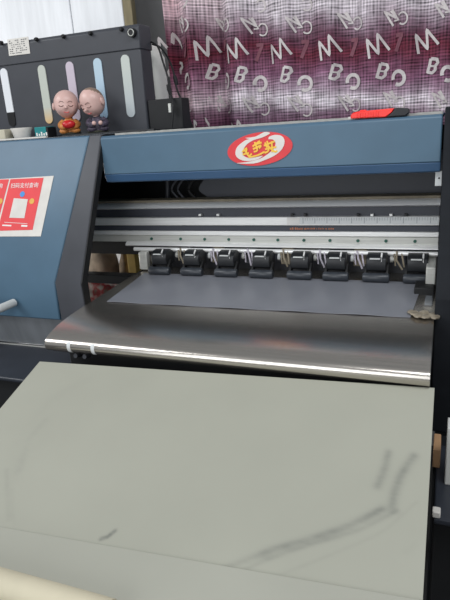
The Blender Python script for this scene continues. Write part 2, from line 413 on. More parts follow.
# platen
pf = [(1.66, .905), (1.66, .990), (1.42, .985), (1.20, .9735), (1.12, .9693), (1.09, .9670), (1.06, .9632), (1.04, .9596), (1.025, .9562), (1.013, .9527), (1.004, .9490)]
for k in range(2, 16):
    pf.append((1.004 - .017 * math.sin(math.radians(k * 11)), .9305 + .017 * math.cos(math.radians(k * 11))))
pf += [(1.006, .9137), (1.014, .905)]
pt = link('platen', prism(pf, -.862, XR - .0005), STEEL, pr, smooth=True, angle=30); pt['label'] = 'brushed steel platen with rounded front edge'
for x in (-.80, -.735):
    t_ = link('tape_tab', prism([(1.004 - .0176 * math.sin(math.radians(k * 15)), .9305 + .0176 * math.cos(math.radians(k * 15))) for k in range(3, 11)] + [(1.004 - .0171 * math.sin(math.radians(k * 15)), .9305 + .0171 * math.cos(math.radians(k * 15))) for k in range(10, 2, -1)], x, x + .009), SCALE, pt)
for x in (-.79, -.765):
    link('clip', tube([(x, 1.02, .90), (x, 1.0, .905)], .0055, 10), GREY, pt, smooth=True)
link('lower_skirt', box((-.855, 1.06, .66), (XR - .001, 1.58, .904)), BLACK, pr, .003)
link('cross_bar', box((-1.30, 1.60, .895), (-.87, 1.645, .925)), DARK, pr, .002)
link('stand_leg', box((.0, 1.10, 0), (.09, 1.20, .70)), DARK, pr, .004)
link('stand_leg', box((.0, 1.60, 0), (.09, 1.70, .70)), DARK, pr, .004)
link('stand_leg', box((-1.75, 1.62, 0), (-1.65, 1.70, 1.06)), DARK, pr, .004)
link('stand_leg', box((-.86, 1.45, 0), (-.78, 1.54, .66)), DARK, pr, .004)

# film under the rollers
def onp(px, py, l=0):
    p = on(px, py, (0, 1.42, .985), (0, -.416, -.0375)); p.z += l; return p
fl = [onp(109, 304), onp(150, 272), onp(418, 280), onp(411, 320)]
seam = 1.222
def pz(y): return .985 + (y - 1.42) * (.0115 / .22)
bm = bmesh.new()
def add_sheet(bm, corners, l0, l1, nx=40, ny=10, wav=0):
    bo, to = {}, {}
    a, b, c, d = corners
    for i in range(nx + 1):
        for j in range(ny + 1):
            u, v = i / nx, j / ny
            p = (a * (1-u) + d * u) * (1 - v) + (b * (1-u) + c * u) * v
            z = pz(p.y) + wav * math.sin(u * 31) * (1 - v) ** 4
            bo[i, j] = bm.verts.new((p.x, p.y, z + l0)); to[i, j] = bm.verts.new((p.x, p.y, z + l1))
    for i in range(nx):
        for j in range(ny):
            bm.faces.new((to[i,j], to[i+1,j], to[i+1,j+1], to[i,j+1])); bm.faces.new((bo[i,j], bo[i,j+1], bo[i+1,j+1], bo[i+1,j]))
    for i in range(nx):
        for j in (0, ny): bm.faces.new((bo[i,j], bo[i+1,j], to[i+1,j], to[i,j]))
    for j in range(ny):
        for i in (0, nx): bm.faces.new((bo[i,j], bo[i,j+1], to[i,j+1], to[i,j]))
add_sheet(bm, [Vector((-.815, 1.192, 0)), Vector((-.832, 1.43, 0)), Vector((-.045, 1.43, 0)), Vector((-.060, 1.2005, 0))], .0012, .0022, wav=.0006)
film = link('print_film', bm, FILM, smooth=True); tag(film, 'dark grey film lying on the steel platen under the pinch rollers', 'film')
# tape lump at right edge of film
bm = bmesh.new(); random.seed(2)
c = onp(420, 320); 
for k in range(7):
    q = (c.x - .022 + .009 * k + random.uniform(-.003, .003), c.y + random.uniform(-.012, .012))
    add_ball(bm, (q[0], q[1], pz(q[1]) + .0055), (random.uniform(.008, .012), random.uniform(.011, .017), random.uniform(.0025, .004)), 10, 8, lambda p: p * (1 + .18 * math.sin(9 * p.x + 5 * p.z) * math.cos(7 * p.y)))
tag(link('tape_lump', bm, TAPE, smooth=True), 'crumpled clear tape stuck at the right end of the platen seam', 'tape')

# ------------------------------------------------------------------ sloping board in front
PA = Vector((-.86, .959, .9)); SL = 237 / 717
def sp(*zz):                          # board points of a scuff
    return [(p.x, p.y) for p in smooth_path([on(225 + a / 2, 400 + b / 2, PA, (0, -717, -237)) for a, b in zz], 4)]
SC = [(.010, .8, sp((327, 105), (318, 140), (305, 172))), (.010, .7, sp((378, 112), (352, 150), (340, 185), (334, 215))), (.016, .16, sp((372, 118), (350, 165), (318, 218))),
      (.008, .62, sp((312, 218), (260, 246), (195, 270), (100, 298), (20, 328), (-8, 340))), (.014, .22, sp((300, 226), (190, 272), (80, 306))),
      (.005, .45, sp((345, 222), (265, 262), (165, 292), (90, 318), (40, 340))), (.0045, .38, sp((382, 205), (330, 252), (290, 276), (205, 312), (105, 352))),
      (.007, .3, sp((380, 288), (362, 304))),
      (.016, .24, [(-.709, .673), (-.76, .742), (-.763, .791), (-.761, .858), (-.728, .905), (-.705, .929)]), (.010, .28, [(-.713, .694), (-.742, .757), (-.738, .808)]),
      (.025, .18, [(-.712, .739), (-.729, .849)]), (.006, .4, [(-.668, .603), (-.741, .688)]), (.005, .3, [(-.651, .597), (-.70, .654)]), (.0045, 1.2, [(-.486, .607), (-.477, .612), (-.470, .624)])]
def scuff(x, y):
    s = 0
    for wd, st_, pl_ in SC:
        best = 9
        for (ax_, ay), (bx, by) in zip(pl_, pl_[1:]):
            dx, dy = bx - ax_, by - ay; t = max(0, min(1, ((x - ax_) * dx + (y - ay) * dy) / (dx*dx + dy*dy)))
            best = min(best, math.hypot(x - ax_ - t * dx, y - ay - t * dy))
        s += st_ * math.exp(-(best / wd) ** 2)
    return min(1, s)
def boardz(y):
    yf = .592; zf = .9 + (yf - .959) * SL
    r = .012
    if y > yf + r: return .9 + (y - .959) * SL
    return .9 + (y - .959) * SL
bt = thing('sloping_board', 'large pale grey green board sloping down in front of the printer, with dark scuffs', 'board', (-.43, .65, 0))
bm = bmesh.new(); lay = bm.loops.layers.color.new('scuff')
NX, NY = 260, 170; x0, x1, y0, y1 = -.862, -.004, .572, .985
def by(i, j): return y0 + (.961 + .037 * i / NX - y0) * j / NY
top = [[bm.verts.new((x0 + (x1-x0)*i/NX, by(i, j), boardz(by(i, j)))) for j in range(NY+1)] for i in range(NX+1)]
sv = [[scuff(v.co.x, v.co.y) for v in rowv] for rowv in top]
for i in range(NX):
    for j in range(NY):
        f = bm.faces.new((top[i][j], top[i+1][j], top[i+1][j+1], top[i][j+1]))
        for lp, (a, b) in zip(f.loops, ((i,j),(i+1,j),(i+1,j+1),(i,j+1))): lp[lay] = (sv[a][b],) * 3 + (1,)
low = {}
def lo(i, j):
    if (i, j) not in low:
        v = top[i][j].co; low[i, j] = bm.verts.new((v.x, v.y, v.z - .012))
    return low[i, j]
per = [(i, 0) for i in range(NX)] + [(NX, j) for j in range(NY)] + [(i, NY) for i in range(NX, 0, -1)] + [(0, j) for j in range(NY, 0, -1)]
for (a, b), (c_, d_) in zip(per, per[1:] + per[:1]): bm.faces.new((top[a][b], lo(a, b), lo(c_, d_), top[c_][d_]))
for j in range(NY): bm.faces.new((lo(0, j), lo(0, j+1), lo(NX, j+1), lo(NX, j)))
FLAP = mat('grey_green_flap', (166, 166, 154), .6, var=.03, scale=5)
BM = mat('grey_green_board', (160, 160, 147), .6, var=.03, scale=5)
nt = BM.node_tree; N = nt.nodes; L = nt.links
at_ = N.new('ShaderNodeVertexColor'); at_.layer_name = 'scuff'
nz = N.new('ShaderNodeTexNoise'); nz.inputs['Scale'].default_value = 26; nz.inputs['Detail'].default_value = 3
mr = N.new('ShaderNodeMapRange'); mr.inputs['From Min'].default_value = .3; mr.inputs['From Max'].default_value = .65; mr.inputs['To Min'].default_value = .6
L.new(nz.outputs['Fac'], mr.inputs['Value'])
mu = N.new('ShaderNodeMath'); mu.operation = 'MULTIPLY'; L.new(at_.outputs['Color'], mu.inputs[0]); L.new(mr.outputs[0], mu.inputs[1])
mu2 = N.new('ShaderNodeMath'); mu2.operation = 'MULTIPLY'; L.new(mu.outputs[0], mu2.inputs[0]); mu2.inputs[1].default_value = .62
mx = N.new('ShaderNodeMix'); mx.data_type = 'RGBA'; mx.inputs['B'].default_value = (*lin((78, 82, 80)), 1)
rpn = [n for n in N if n.type == 'VALTORGB'][0]
L.new(mu2.outputs[0], mx.inputs['Factor']); L.new(rpn.outputs['Color'], mx.inputs['A']); L.new(mx.outputs['Result'], N['Principled BSDF'].inputs['Base Color'])
link('board_top', bm, BM, bt, smooth=True)
bm = bmesh.new(); va, vb = [], []
def fly(x): return .586 + .052 * (x + .674)
def flz(x, y): return boardz(fly(x)) + .0032 + (y - fly(x)) * .10
for x in (x0 - .002, x1 + .002):
    f_ = fly(x)
    va.append([bm.verts.new((x, yy, zz)) for yy, zz in ((f_, flz(x, f_)), (.18, flz(x, .18)), (.18, flz(x, .18) - .0024), (f_, flz(x, f_) - .0024))])
bm.faces.new(va[0]); bm.faces.new(va[1][::-1])
for k in range(4): bm.faces.new((va[0][k], va[1][k], va[1][(k+1)%4], va[0][(k+1)%4]))
bf = link('front_flap', bm, FLAP, bt); bf['label'] = 'slightly paler flap at the front edge'
for lx in (-.83, -.05):
    for ly in (.26, .90): link('leg', box((lx, ly, 0), (lx + .03, ly + .03, (boardz(ly) - .0125) if ly > .5 else flz(lx, ly) - .004)), DARK, bt, .002)

# cream tube near the camera
bm = bmesh.new(); ty = .475; tz = flz(-.36, ty) + .0214
add_tube(bm, [(-1.0, ty, tz), (-.41, ty, tz), (-.385, ty, tz)], [.021, .021, .0205], 28)
tb = link('cardboard_tube', bm, CREAM, smooth=True, angle=50); tag(tb, 'cream cardboard tube lying across the near left edge of the sloping board', 'tube')

# ------------------------------------------------------------------ poster on left cover
SA, SD = (0, 1.395, 1.39), (0, -.19, -.373); SN = Vector((0, -.373, .19)).normalized()
def sl(px, py, l=0): return on(px, py, SA, SD) + SN * l
po = thing('payment_poster', 'red twin poster on white taped backing on the sloping blue cover', 'poster', tuple(sl(30, 205)))
B = [sl(54, 176), sl(41, 236.5), sl(0, 237), sl(0, 180)]
for i in (2, 3): B[i] = B[i] + Vector((-.12, 0, 0))
link('backing_sheet', slab([p + SN * .0005 for p in B], SN, .001), WHITEP, po)
Rr = [sl(44, 178), sl(33, 230), sl(-2, 231), sl(11, 179.5)]
Rl = [sl(9.5, 179.5), sl(-4, 231), sl(-4, 231) + Vector((-.11, 0, 0)), sl(9.5, 179.5) + Vector((-.13, 0, 0))]
r1 = link('red_sheet', slab([p + SN * .0017 for p in Rr], SN, .0006), REDP, po)
r2 = link('red_sheet', slab([p + SN * .0017 for p in Rl], SN, .0006), REDP, po)
link('white_panel', slab([sl(14.5, 198.5, .0026), sl(28.5, 199.5, .0026), sl(25, 218.5, .0026), sl(10, 218, .0026)], SN, .0004), WHITEP, r1)
def disc(c, r, l): 
    u = Vector((1, 0, 0)); v = SN.cross(u)
    return slab([c + SN * l + (u * math.cos(t) + v * math.sin(t)) * r for t in [k * math.pi / 10 for k in range(20)]], SN, .0005)
link('blue_badge', disc(sl(23, 194.5), .0085, .0026), BLUEI, r1)
link('yellow_badge', disc(sl(32.5, 201.5), .0085, .0026), YELI, r1)
link('yellow_badge', disc(sl(1, 201.5), .0085, .0026), YELI, r2)
u = Vector((1, 0, 0)); v = SN.cross(u)
M4 = Matrix(((u.x, v.x, SN.x, 0), (u.y, v.y, SN.y, 0), (u.z, v.z, SN.z, 0), (0, 0, 0, 1)))
def txt(s, size, c, parent, m): 
    return link('lettering', text_bm(s, size, Matrix.Translation(c + SN * .0027) @ M4), m, parent)
txt('扫码支付查询', .0165, sl(25, 186), r1, WHITE)
txt('查询', .0165, sl(-1, 186.5), r2, WHITE)
bm = bmesh.new()
for a, b, wd in (((5, 222.5), (28, 224), .0012), ((3, 225.5), (12, 226), .004), ((22, 226), (28, 226.3), .005)):
    add_stroke(bm, [sl(*a, .0026), sl(*b, .0026)], wd, SN, .0004)
link('small_print', bm, WHITE, r1)

# ------------------------------------------------------------------ ink tank box
tk = thing('ink_supply_box', 'dark slate ink supply box with five tall windows on top of the printer', 'ink tank', (-1.1, 1.56, 1.39))
bd_ = link('tank_body', box((-1.55, 1.5, 1.3915), (-.806, 1.565, 1.612)), TANK, tk, .004)
ld = link('lid', prism([(1.497, 1.608), (1.497, 1.664), (1.506, 1.672), (1.567, 1.672), (1.567, 1.608)], -1.553, -.803), TANK, tk, .003)
link('pump_box', box((-.804, 1.505, 1.391), (-.697, 1.558, 1.474)), BLACK, tk, .003)['label'] = 'low black box on the right of the tank'
links = [(-1.284, (18, 18, 20), (226, 228, 232), 'window'), (-1.143, (214, 176, 118), (190, 194, 184), ''), (-1.043, (190, 178, 190), (196, 184, 196), ''), (-.948, (150, 180, 206), (178, 200, 214), ''), (-.857, (176, 184, 188), (190, 196, 190), '')]
names = ['clear tank window with black ink at the bottom', 'clear tank window with yellowish ink residue', 'clear tank window with pinkish residue', 'clear tank window with pale blue residue', 'clear pale grey tank window']
for (x, lo_, tp, _), nm in zip(links, names):
    x += .001
    zb, zt = 1.432, 1.605 - .003; r = .0135
    if x < -1.2: IK = ink('ink_dark', lo_, tp, 1.4735, 1.475)
    else: IK = ink('ink_tint', lo_, tp, 1.43, 1.48 if 'yellow' in nm else 1.56)
    if x > -1.2: zt = 1.598
    o2 = [(x + r * math.cos(t), z) for t, z in [(math.pi + k * math.pi / 10, zb + r + r * math.sin(math.pi + k * math.pi / 10)) for k in range(11)]] + [(x + r * math.cos(t), zt - r + r * math.sin(t)) for t in [k * math.pi / 10 for k in range(11)]]
    wo = link('ink_window', slab([(a, 1.5005, b) for a, b in o2], (0, -1, 0), .0035), IK, tk); wo['label'] = nm
for px, py in ((2, 43), (37, 39.5), (64, 36.5), (91, 33.5), (122, 29.5)):
    c = at(px, py, 1.497)
    if px == 2: c.x -= .0
    link('bolt', tube([(c.x, 1.4975, c.z), (c.x, 1.492, c.z), (c.x, 1.487, c.z)], [.006, .006, .004], 12), BLACK, ld, smooth=True)
c = at(133, 33, 1.497)
kb = link('knob', tube([(c.x, 1.4975, c.z), (c.x, 1.485, c.z)], .012, 16), BLACK, ld, smooth=True, angle=30)
bm = bmesh.new()
for i in range(14):
    a = i * math.pi / 7; p = (c.x + .0085 * math.cos(a), c.z + .0085 * math.sin(a)); q = (c.x + .0085 * math.cos(a + .5), c.z + .0085 * math.sin(a + .5))
    add_tube(bm, [(p[0], 1.4845, p[1]), (q[0], 1.4845, q[1])], .0013, 6)
link('knob_ring', bm, ALUD, kb)
# printed label on the lid
LP = [at(7, 39.5, 1.495), at(28, 36.5, 1.495), at(30, 53.5, 1.495), at(9, 56, 1.495)]
LP = [Vector((p.x, 1.4995 if False else 1.4965, p.z)) for p in LP]
lb = link('paper_label', slab(LP, (0, -1, 0), .0012), WHITEP, ld)
bm = bmesh.new(); random.seed(9)
for r_ in range(7):
    for cidx in range(9):
        if random.random() < .3: continue
        u_, v_ = .08 + cidx * .095, .1 + r_ * .125
        p = (LP[0] * (1-u_) + LP[1] * u_) * (1-v_) + (LP[3] * (1-u_) + LP[2] * u_) * v_
        add_box(bm, (p.x, 1.4945, p.z - .0018), (p.x + random.choice((.003, .0045, .005)), 1.4952, p.z))
link('label_print', bm, INKP, lb)

# cables at the tank's right side
pths = [[(151, 42, 1.56), (158, 47, 1.55), (163, 62, 1.545), (168, 78, 1.54), (170, 90, 1.52), (173, 105, 1.488), (175, 128, 1.48)],
        [(152, 44, 1.572), (161, 48, 1.58), (170, 62, 1.6), (175, 78, 1.6), (178, 92, 1.59), (180, 100, 1.55)]]
labs = ['black cable with inline plug hanging in front of the low black tank box', 'thin black cable curving behind the other at the tank side']
for k, (pl_, lb_) in enumerate(zip(pths, labs)):
    pp = smooth_path([at(a, b, c) for a, b, c in pl_])
    if k == 1: pp = smooth_path([at(a, b, c) for a, b, c in pl_[:-1]] + [Vector((-.705, 1.585, 1.392))])
    if k == 0: pp = smooth_path([at(a, b, c) for a, b, c in pl_[:-1]] + [Vector((-.722, 1.480, 1.394))])
    t = thing('cable', lb_, 'cable', tuple(pp[-1]))
    link('cord', tube(pp, .0028, 8), BLACK, t, smooth=True)
    q = at(169, 89, 1.535) if k == 0 else at(175.5, 80, 1.6)
    link('plug', tube([q + Vector((-.002, 0, .012)), q, q + Vector((.003, 0, -.014))], [.005, .0065, .005], 10), BLACK, t, smooth=True)
    if k == 0:
        q2 = at(171.5, 108, 1.497); link('connector', box((q2.x - .004, 1.484, q2.z - .012), (q2.x + .004, 1.493, q2.z + .012)), ALUD, t, .001)
# pale jug behind the tank
jb = bmesh.new()
jx0, jx1, jy0, jy1 = -.900, -.825, 1.60, 1.69
n = 10
prof_j = [(1.3915, 1.0), (1.40, 1.0), (1.56, 1.0), (1.60, .97), (1.622, .88), (1.634, .72), (1.640, .5), (1.641, .2)]
rings = []
for z, s in prof_j:
    cxm, cym = (jx0 + jx1) / 2 - .01 * (z > 1.6), (jy0 + jy1) / 2
    rg = []
    for k in range(32):
        a = k * 2 * math.pi / 32; ca, sa = math.cos(a), math.sin(a)
        rg.append(jb.verts.new((cxm + abs(ca) ** .5 * math.copysign(1, ca) * (jx1 - jx0) / 2 * s * 1.25, cym + abs(sa) ** .5 * math.copysign(1, sa) * (jy1 - jy0) / 2 * s, z)))
    rings.append(rg)
for a, b in zip(rings, rings[1:]):
    for k in range(32): jb.faces.new((a[k], a[(k+1)%32], b[(k+1)%32], b[k]))
jb.faces.new(rings[0][::-1]); jb.faces.new(rings[-1])
tag(link('plastic_jug', jb, JUG, smooth=True), 'pale grey plastic jug standing behind the ink box, beside the curtain', 'jug')

# ------------------------------------------------------------------ small things on the printer top
ZT = 1.392
def monk(name, label, px, Yp, head, robe, tiltx, yaw, roll, dark):
    c = at(px, 135, Yp); x = c.x
    t = thing(name, label, 'figurine', (x, Yp, ZT))
    bm = bmesh.new(); add_ball(bm, (x, Yp, ZT + .007), (.031, .025, .006), 24, 10)
    link('base', bm, BASEG, t, smooth=True)
    # body: seated, one continuous surface
    bm = bmesh.new()
    prf = [(.006, .026), (.012, .029), (.022, .026), (.032, .021), (.042, .017), (.048, .010), (.056, .009)]
    rings = []
    for z, r in prf:
        rings.append([bm.verts.new((x + r * math.cos(k*math.pi/12), Yp + r * .72 * math.sin(k*math.pi/12) , ZT + z)) for k in range(24)])
    for a, b in zip(rings, rings[1:]):
        for k in range(24): bm.faces.new((a[k], a[(k+1)%24], b[(k+1)%24], b[k]))
    bm.faces.new(rings[0][::-1]); bm.faces.new(rings[-1])
    bo_ = link('robed_body', bm, robe, t, smooth=True)
    for s in (-1, 1):     # sleeves and knees
        bm = bmesh.new(); add_tube(bm, smooth_path([(x + s*.015, Yp, ZT+.042), (x + s*.024, Yp-.006, ZT+.032), (x + s*.019, Yp-.022, ZT+.026), (x + s*.010, Yp-.027, ZT+.026)], 5), [.007 + .0018 * math.sin(i / 15 * 3.1) for i in range(16)], 10)
        link('sleeve', bm, robe, t, smooth=True)
        bm = bmesh.new(); add_ball(bm, (x + s*.0155, Yp-.014, ZT+.0145), (.0145, .013, .0085), 16, 10); link('knee', bm, robe, t, smooth=True)
        bm = bmesh.new(); add_ball(bm, (x + s*.009, Yp-.031, ZT+.030), (.006, .005, .006), 12, 8); link('hand', bm, SKIN, t, smooth=True)
    # neck + head
    hz = ZT + head[2]; hx = x + head[0]; hy = Yp + head[1]
    R = Matrix.Rotation(yaw, 4, 'Z') @ Matrix.Rotation(roll, 4, 'Y') @ Matrix.Rotation(tiltx, 4, 'X')
    T = Matrix.Translation((hx, hy, hz)) @ R
    def hf(p):
        q = Vector(p)
        if q.z < 0: q.x *= 1 - .12 * q.z * q.z; q.y *= 1 - .05 * q.z * q.z
        if q.y < -.2: q.x *= 1.0
        if q.z > .2: q.x *= 1 + .05 * q.z; q.y *= 1 + .05 * q.z
        # cheeks
        for s in (-1, 1):
            d = (q - Vector((s * .52, -.72, -.38))).length
            q += Vector((s * .05, -.07, -.02)) * math.exp(-(d / .35) ** 2)
            d2 = (q - Vector((s * .34, -.9, -.02))).length
            q += Vector((0, .05, 0)) * math.exp(-(d2 / .22) ** 2)
        d = (q - Vector((0, -1.0, -.16))).length; q += Vector((0, -.13, 0)) * math.exp(-(d / .13) ** 2)
        d = (q - Vector((0, -.9, -.75))).length; q += Vector((0, -.04, 0)) * math.exp(-(d / .25) ** 2)
        return q
    HR = (.0345, .0335, .0385)
    bm = bmesh.new(); add_ball(bm, (0, 0, 0), HR, 40, 30, hf); bm.transform(T)
    me_h = link('head', bm, [SKIN, SKIND], t, smooth=True, angle=180)
    if dark:
        for p in me_h.data.polygons:
            q = T.inverted() @ p.center
            if (q.z / .0385 * .75 + q.y / .0335 * .9) > .52: p.material_index = 1
    bm = bmesh.new(); add_tube(bm, [(x, Yp, ZT+.052), (hx * .5 + x * .5, hy * .5 + Yp * .5, ZT+.060), (hx, hy, hz - .02)], [.0105, .010, .010], 12)
    link('neck', bm, SKIN, t, smooth=True)
    for s in (-1, 1):
        bm = bmesh.new(); add_ball(bm, (s*.0355, .002, -.006), (.0045, .006, .0105), 12, 10); bm.transform(T); link('ear', bm, SKIN, me_h, smooth=True)
    def surf(u, v):        # point on the face
        p = Vector((u, -math.sqrt(max(.02, 1 - u*u - v*v)), v)); p = hf(p)
        return T @ Vector((p.x*HR[0]*1.012, p.y*HR[1]*1.012, p.z*HR[2]*1.012))
    for s in (-1, 1):
        bm = bmesh.new(); add_tube(bm, smooth_path([surf(s*(.18 + .36*k/4), -.06 - .075*math.sin(k/4*math.pi)) for k in range(5)], 3), .00095, 6)
        link('closed_eye', bm, FLINE, me_h)
        bm = bmesh.new(); add_tube(bm, smooth_path([surf(s*(.16 + .36*k/4), .14 + .08*math.sin(k/4*math.pi)) for k in range(5)], 3), .0007, 6)
        link('eyebrow', bm, FLINE, me_h)
    bm = bmesh.new(); add_tube(bm, smooth_path([surf(-.2 + .4*k/4, -.50 - .06*math.sin(k/4*math.pi)) for k in range(5)], 3), .0013, 6)
    link('mouth', bm, LIPS, me_h)
    bm = bmesh.new(); add_ball(bm, tuple(surf(0, -.2)), (.0042, .0036, .0036), 10, 8); link('nose', bm, SKIN, me_h, smooth=True)
    t.rotation_euler = (0, 0, .56)
    return t, x
YM = 1.435
t1, mx1 = monk('monk_figurine', 'bald monk bobblehead facing front, holding a red bowl, left of the pair', 71, YM, (-.001, -.002, .087), ROBO, .05, .02, .05, False)
bm = bmesh.new(); add_ball(bm, (mx1, YM - .034, ZT + .032), (.0185, .012, .0115), 20, 14); bm2 = link('red_bowl', bm, REDB, t1, smooth=True)
t2, mx2 = monk('monk_figurine', 'monk bobblehead in dark patterned robe with head bowed to the left', 99, YM + .006, (-.006, -.008, .087), ROBD, .42, -.85, -.12, True)

# black strips lying on the top
bm = bmesh.new(); 
add_slab(bm, [(-1.03, 1.398, ZT + .0005), (-.75, 1.425, ZT + .0005), (-.75, 1.437, ZT + .0005), (-1.03, 1.406, ZT + .0005)], (0, 0, 1), .004)
tag(link('black_strip', bm, DARK), 'flat black strip lying along the printer top in front of the figurines', 'strip')
bm = bmesh.new()
add_slab(bm, [(-1.30, 1.400, ZT + .0005), (-1.09, 1.402, ZT + .0005), (-1.09, 1.412, ZT + .0005), (-1.30, 1.412, ZT + .0005)], (0, 0, 1), .004)
tag(link('white_strip', bm, WHITEP), 'flat white strip lying at the left front of the printer top', 'strip')
# bits at left
a, b = at(-6, 128, 1.44), at(9, 138, 1.44)
tag(link('beige_box', box((a.x, 1.425, ZT), (b.x, 1.475, ZT + .032)), BEIGE, None, .002), 'small beige box at the far left of the printer top', 'box')
a, b = at(35, 127, 1.43), at(48, 137, 1.43)
tl = thing('teal_box', 'small teal box with white print beside the left figurine', 'box', ((a.x + b.x) / 2, 1.445, ZT))
link('carton', box((a.x, 1.425, ZT), (b.x, 1.465, ZT + .031)), TEAL, tl, .0015)
bm = bmesh.new(); 
for k in range(5): add_box(bm, (a.x + .005 + k*.0085, 1.4242, ZT + .006), (a.x + .010 + k*.0085, 1.4249, ZT + .006 + [.009,.006,.011,.007,.009][k]))
link('white_print', bm, WHITE, tl)
link('dark_end', box((b.x + .0002, 1.425, ZT), (b.x + .007, 1.465, ZT + .029)), BLACK, tl, .001)
# white cup
c = at(22, 133, 1.45); bm = bmesh.new()
pcup = [(.022, 0), (.026, .006), (.030, .022), (.034, .030), (.034, .033), (.030, .033), (.026, .010), (.0, .008)]
rings = []
for r, z in pcup[:-1]: rings.append([bm.verts.new((c.x + r*math.cos(k*math.pi/14), 1.45 + r*.85*math.sin(k*math.pi/14), ZT + z)) for k in range(28)])
for p, q in zip(rings, rings[1:]):
    for k in range(28): bm.faces.new((p[k], p[(k+1)%28], q[(k+1)%28], q[k]))
bm.faces.new(rings[0][::-1]); bm.faces.new(rings[-1])
tag(link('plastic_cup', bm, WHITEP, smooth=True, angle=40), 'low white plastic cup between the beige box and teal box', 'cup')
# box cutter
ks = thing('box_cutter', 'red box cutter with black end lying on top of the printer beam', 'knife', (at(380, 113, 1.40).x, 1.41, 1.392))
def K(px, py): p = at(px, py, 1.405); return p
zk = 1.3866
x0, x1, xb = K(352, 113).x, K(392, 112).x, K(410, 111).x
def kp(seq): return [Vector((a, 1.3835, zk + b)) for a, b in seq]
bm = slab(kp([(x0, .002), (x0, .009), (x0 + .004, .014), (x0 + .014, .0165), (x1 + .006, .0185), (x1 + .003, .012), (x1 - .006, .004), (x1 - .012, .0005)]), (0, 1, 0), .026)
kb_ = link('handle_body', bm, KRED, ks, .002)
for k in range(9):
    xx = x0 + .014 + k * .0058
    link('grip_rib', box((xx, 1.3822, zk + .003), (xx + .003, 1.384, zk + .0135 + k * .0002)), KRED, kb_, .0007)
bm = slab(kp([(x1 - .010, .0005), (x1 - .005, .004), (x1 + .0045, .012), (x1 + .007, .0185), (x1 + .016, .0185), (xb - .004, .0165), (xb, .012), (xb - .001, .005), (xb - .008, .0005)]), (0, 1, 0), .027)
link('end_cap', bm, KBLK, ks, .002)
link('slider', box((x0 + .02, 1.392, zk + .0155), (x0 + .034, 1.402, zk + .0195)), KRED, ks, .001)
link('blade_tip', box((x0 - .007, 1.395, zk + .0015), (x0 + .003, 1.3975, zk + .006)), ALUD, ks)

# ------------------------------------------------------------------ curtain
YC = 1.9
def fold(x):
    s = (x + .93) / 1.1
    a = .022 * math.exp(-((x + .86) / .22) ** 2) + .017
    return a * math.sin(2 * math.pi * (x / .125 + .35 * math.sin(x * 5.0))) + .006 * math.sin(2 * math.pi * x / .047 + 1.3) * (1 - min(1, max(0, s))) + .004 * math.sin(2 * math.pi * x / .31) + .035 * math.exp(-((x + .727) / .011) ** 2)
XC0, XC1, ZC0, ZC1 = -.918, .30, 1.02, 2.15
k1, k2 = at(207, 48, YC), at(427, 42, YC); kk = (k2.z - k1.z) / (k2.x - k1.x)
bm = bmesh.new(); NXc, NZc = 260, 8
g_ = {}
for i in range(NXc + 1):
    for j in range(NZc + 1):
        z = ZC0 + (ZC1 - ZC0) * j / NZc; x = XC0 + (XC1 - XC0) * i / NXc
        xe_ = x + (.02 * (1.75 - z) * max(0, 1 - i / 60))
        g_[i, j] = bm.verts.new((xe_, YC + fold(x), z))
for i in range(NXc):
    for j in range(NZc): bm.faces.new((g_[i,j], g_[i+1,j], g_[i+1,j+1], g_[i,j+1]))
def cstroke(pts_px, width, mi, closed=False):
    P = [at(a, b, YC) for a, b in pts_px]
    if closed: P.append(P[0])
    D = []
    for p, q in zip(P, P[1:]):
        n_ = max(2, int((q - p).length / .004))
        for k in range(n_): D.append(p.lerp(q, k / n_))
    D.append(P[-1])
    vs = []
    for i, p in enumerate(D):
        t = (D[min(i+1, len(D)-1)] - D[max(i-1, 0)]); t.y = 0; t.normalize(); s = Vector((-t.z, 0, t.x)) * width / 2
        pr_ = []
        for q in (p + s, p - s): pr_.append(bm.verts.new((q.x, YC + fold(q.x) - .003 - .0004 * mi, q.z)))
        vs.append(pr_)
    for a, b in zip(vs, vs[1:]): bm.faces.new((a[0], a[1], b[1], b[0])).material_index = mi
def arc(cx_, cy_, rx, ry, a0, a1, n_=16):
    return [(cx_ + rx * math.cos(math.radians(a0 + (a1 - a0) * k / n_)), cy_ + ry * math.sin(math.radians(a0 + (a1 - a0) * k / n_))) for k in range(n_ + 1)]
for (x, y), s in zip([(170, 44.5), (207, 48), (239, 51), (281.5, 51), (330.5, 48), (378, 46), (427, 41)], [.78, .88, .9, 1, 1, 1, 1.05]):
    cstroke([(x + (dx) * s, y + dy) for dx, dy in ((-8, 13), (-10.5, -6), (.5, 8), (-.5, -12), (11, 3.5))], .0072, 1)
for (x, y), s in zip([(187.5, 81), (226, 81), (259, 83.5), (304.6, 83.5), (352.7, 81.3), (398.7, 78), (448, 74)], [.8, .75, .9, 1, 1, 1, 1]):
    cstroke(arc(x, y, 6 * s, 6.8, -195, 120), .0105, 1)
for (x, y), s in zip([(173, 69), (211, 71.5), (243, 75), (287, 74.7), (336, 72.4), (382, 71), (432.5, 66)], [.8, .8, .9, 1, 1, 1, 1]):
    q = [(-1.5, -7.5), (4.5, -6.5), (5.5, -3), (2.8, 0), (2.8, 4), (-.5, 7), (-5, 6), (-3.2, 0)]
    cstroke([(x + a * s, y + b) for a, b in q], .0088, 1, True); cstroke([(x - 3 * s, y), (x + 2.8 * s, y + .2)], .005, 1)
